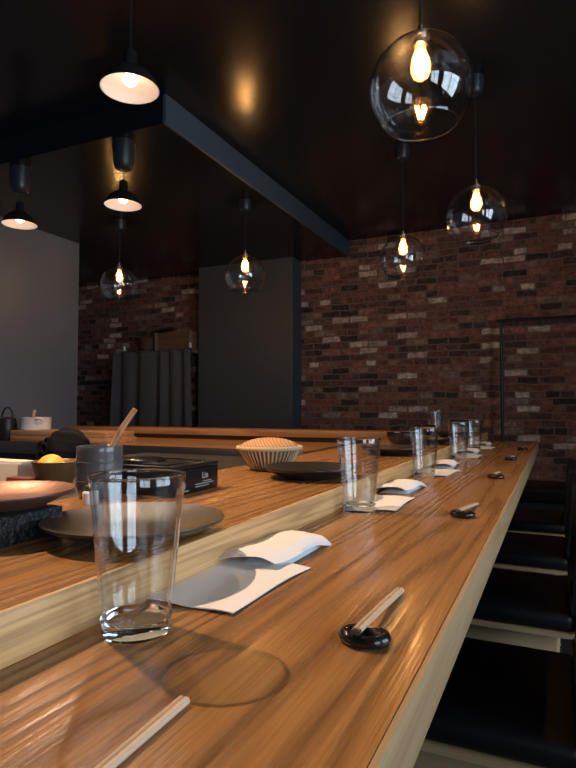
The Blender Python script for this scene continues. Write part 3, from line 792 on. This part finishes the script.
# ------------------------------------------------------------------ globe pendants
GZ = 1.093
def make_globe(label):
    t = thing('globe_pendant', label, 'pendant lamp', (0, 0, GZ), 0, 'clear glass globe pendants')
    R, ro = .1415, .098
    th = .0022
    a0 = math.asin(.022 / R); a1 = PI - math.asin(ro / R)
    n = 40
    out = [(R * math.sin(a0 + (a1 - a0) * i / n), R * math.cos(a0 + (a1 - a0) * i / n) * 1.0) for i in range(n + 1)]
    rim = [(out[-1][0] - .0002, out[-1][1] - .0022), (out[-1][0] - th - .0006, out[-1][1] - .0018)]
    inn = [((R - th) * math.sin(a0 + (a1 - a0) * i / n), (R - th) * math.cos(a0 + (a1 - a0) * i / n)) for i in range(n, -1, -1)]
    obj('globe_shade', lathe(out + rim + inn, 72, closed=True), GLOBE, t, 80)
    rimb = ring(out[-1][0] - .001, out[-1][1] - .001, .0019, 72)
    obj('shade_lip', rimb, GLASSBASE, t, 80)
    bm = lathe([(0, .178), (.008, .176), (.010, .150), (.026, .146), (.026, .141), (.019, .139), (.019, .121), (0, .121)], 32)
    obj('socket', bm, NICKEL, t)
    b = obj('bulb', lathe([(.0135, .122), (.0140, .113), (.018, .098), (.0245, .078), (.0275, .060), (.0265, .045), (.0215, .032), (.012, .024), (0, .022)], 32), AMBER, t, 80)
    fb = bmesh.new()
    for k in range(6):
        a = 2 * PI * k / 6
        r0, r1 = .007, .0145
        tube([(r0 * math.cos(a), r0 * math.sin(a), .104), (r1 * math.cos(a + .25), r1 * math.sin(a + .25), .044)], .0014, 6, fb)
    obj('filament', fb, FILAMENT, b, 0)
    obj('stem', tube([(0, 0, .121), (0, 0, .055)], .002, 8), NICKEL, b)
    return t
def hang(t, ztop, r, h, z0):
    """cord and ceiling canopy for a pendant whose local origin is at world-relative height GZ/AZ"""
    pass
def add_cord(t, z_from, z_top, r, h):
    """z_from: local start of the cord, z_top: local height of the ceiling"""
    obj('cord', tube([(0, 0, z_from), (0, 0, z_top - h)], .0028, 8), BLACKM, t)
    obj('canopy', lathe([(0, z_top - h), (r * .55, z_top - h), (r * .78, z_top - h * .92), (r * .92, z_top - h * .7), (r, z_top - h * .3), (r, z_top - .0008), (0, z_top - .0008)], 36), CANOPYM, t, 50)
def drop_children(t, names):
    for c in list(t.children):
        if c.name.split('.')[0] in names: bpy.data.objects.remove(c)
gA = make_globe('largest clear glass globe pendant, nearest, top right over the bar')
gA.location = (-.325, 1.575, ZB + GZ)
GP = [((-.332, 2.87), ZC, 'clear glass globe pendant second along the bar, right of the others'),
      ((-.830, 3.46), ZC, 'clear glass globe pendant before the brick wall, left of the two over the bar'),
      ((-1.955, 3.50), ZS, 'clear glass globe pendant before the grey pillar'),
      ((-3.05, 3.47), ZS, 'leftmost clear glass globe pendant, before the curtain and brick')]
gs = [copy_thing(gA, (x, y, GZ), .7 * k, lb) for k, ((x, y), zc, lb) in enumerate(GP)]
gs[0].location.z += .037; gs[1].location.z += .02; gs[2].location.z += .035; gs[3].location.z += .061
add_cord(gA, .176, ZC - GZ, .042, .085)
for g, (xy, zc, lb) in zip(gs, GP):
    add_cord(g, .176, zc - (g.location.z - ZB), .042, .085)

for g in [gA] + gs:                                          # the glow of each filament bulb
    la = bpy.data.lights.new('bulb_light', 'POINT'); la.energy = 5.5; la.color = (1.0, .62, .30); la.shadow_soft_size = .010
    lo = bpy.data.objects.new('bulb_light', la); link(lo); lo.location = g.location + Vector((0, 0, .072))
# ------------------------------------------------------------------ black enamel pendants
AZ = 1.305
def make_shade(label):
    t = thing('shade_pendant', label, 'pendant lamp', (0, 0, AZ), 0, 'black enamel shade pendants')
    # z = 0 at the rim plane
    o = [(.100, 0), (.096, .012), (.088, .030), (.070, .052), (.046, .068), (.027, .078), (.0235, .084), (.0225, .128), (.018, .134), (0, .134)]
    inn = [(0, .081), (.022, .078), (.044, .0655), (.067, .050), (.085, .029), (.0935, .012), (.0975, .0002)]
    obj('lamp_shade', lathe(o[::-1], 56), SHADEM, t, 50)
    obj('shade_lining', lathe(inn + [(.100, 0.0)], 56), SHADEIN, t, 60)['label'] = 'white enamel inside of the shade'
    b = obj('bulb', lathe([(0, .012), (.012, .014), (.021, .021), (.0245, .031), (.022, .042), (.015, .054), (.012, .066), (0, .066)], 28), BULBW, t, 80)
    return t
sA = make_shade('largest black shade pendant, white inside, nearest at top left')
sA.location = (-1.314, 1.537, ZB + AZ)
sB = copy_thing(sA, (-2.125, 2.44, AZ + .005), 0, 'black shade pendant on a short cord, right one of two under the soffit edge')
sC = copy_thing(sA, (-2.93, 2.45, AZ + .010), 0, 'leftmost black shade pendant, by the grey wall under the soffit edge')
sD = copy_thing(sA, (-1.314, .74, AZ), 0, 'black shade pendant over the kitchen, above the left edge of the picture')
for s, zc, r, h in ((sA, ZC, .05, .09), (sB, ZS, .062, .155), (sC, ZS, .062, .155), (sD, ZC, .05, .09)):
    add_cord(s, .130, zc - (s.location.z - ZB), r, h)

for s_, e_ in ((sA, 24.0), (sB, 40.0), (sC, 12.0), (sD, 112.0)):
    la = bpy.data.lights.new('lamp_light', 'SPOT'); la.energy = e_; la.color = (1.0, .70, .46)
    la.spot_size = math.radians(125); la.spot_blend = .35; la.shadow_soft_size = .009
    lo = bpy.data.objects.new('lamp_light', la); link(lo); lo.location = s_.location + Vector((0, 0, .006))
# ------------------------------------------------------------------ daylight
w = bpy.data.worlds.new('daylight'); sc.world = w; w.use_nodes = True
nt = w.node_tree; nt.nodes.clear()
wo = nt.nodes.new('ShaderNodeOutputWorld'); bg = nt.nodes.new('ShaderNodeBackground')
bg.inputs[0].default_value = (0.70, 0.83, 1.0, 1); bg.inputs[1].default_value = 8.5
nt.links.new(bg.outputs[0], wo.inputs[0])
def portal(name, loc, rot, sx, sy):
    la = bpy.data.lights.new(name, 'AREA'); la.shape = 'RECTANGLE'; la.size = sx; la.size_y = sy
    la.cycles.is_portal = True
    o = bpy.data.objects.new(name, la); link(o); o.location = loc; o.rotation_euler = rot
for n, (a, b) in enumerate(wins):
    portal('window_portal', (XR + .15, (a + b) / 2, (WZ0 + WZ1) / 2 + ZB), (0, PI / 2, 0), WZ1 - WZ0, b - a)

# ------------------------------------------------------------------ camera and view
cam = bpy.data.cameras.new('camera'); co = bpy.data.objects.new('camera', cam); link(co)
cam.sensor_fit = 'VERTICAL'; cam.sensor_height = 36.0; cam.sensor_width = 27.0
cam.lens = 36.0 * 577.0 / 768.0
cam.clip_start = 0.02
co.location = (0, 0, ZB + .21)
co.rotation_euler = (math.radians(90 + 2.283), 0, math.radians(24.896))
sc.camera = co
sc.view_settings.view_transform = 'Standard'
sc.view_settings.look = 'None'
sc.view_settings.exposure = 0.0
sc.view_settings.gamma = 1.0
sc.view_settings.use_curve_mapping = False
sc.cycles.max_bounces = 12
sc.cycles.transparent_max_bounces = 32
sc.cycles.transmission_bounces = 10
sc.cycles.glossy_bounces = 6
sc.cycles.sample_clamp_indirect = 6.0
sc.cycles.use_denoising = True
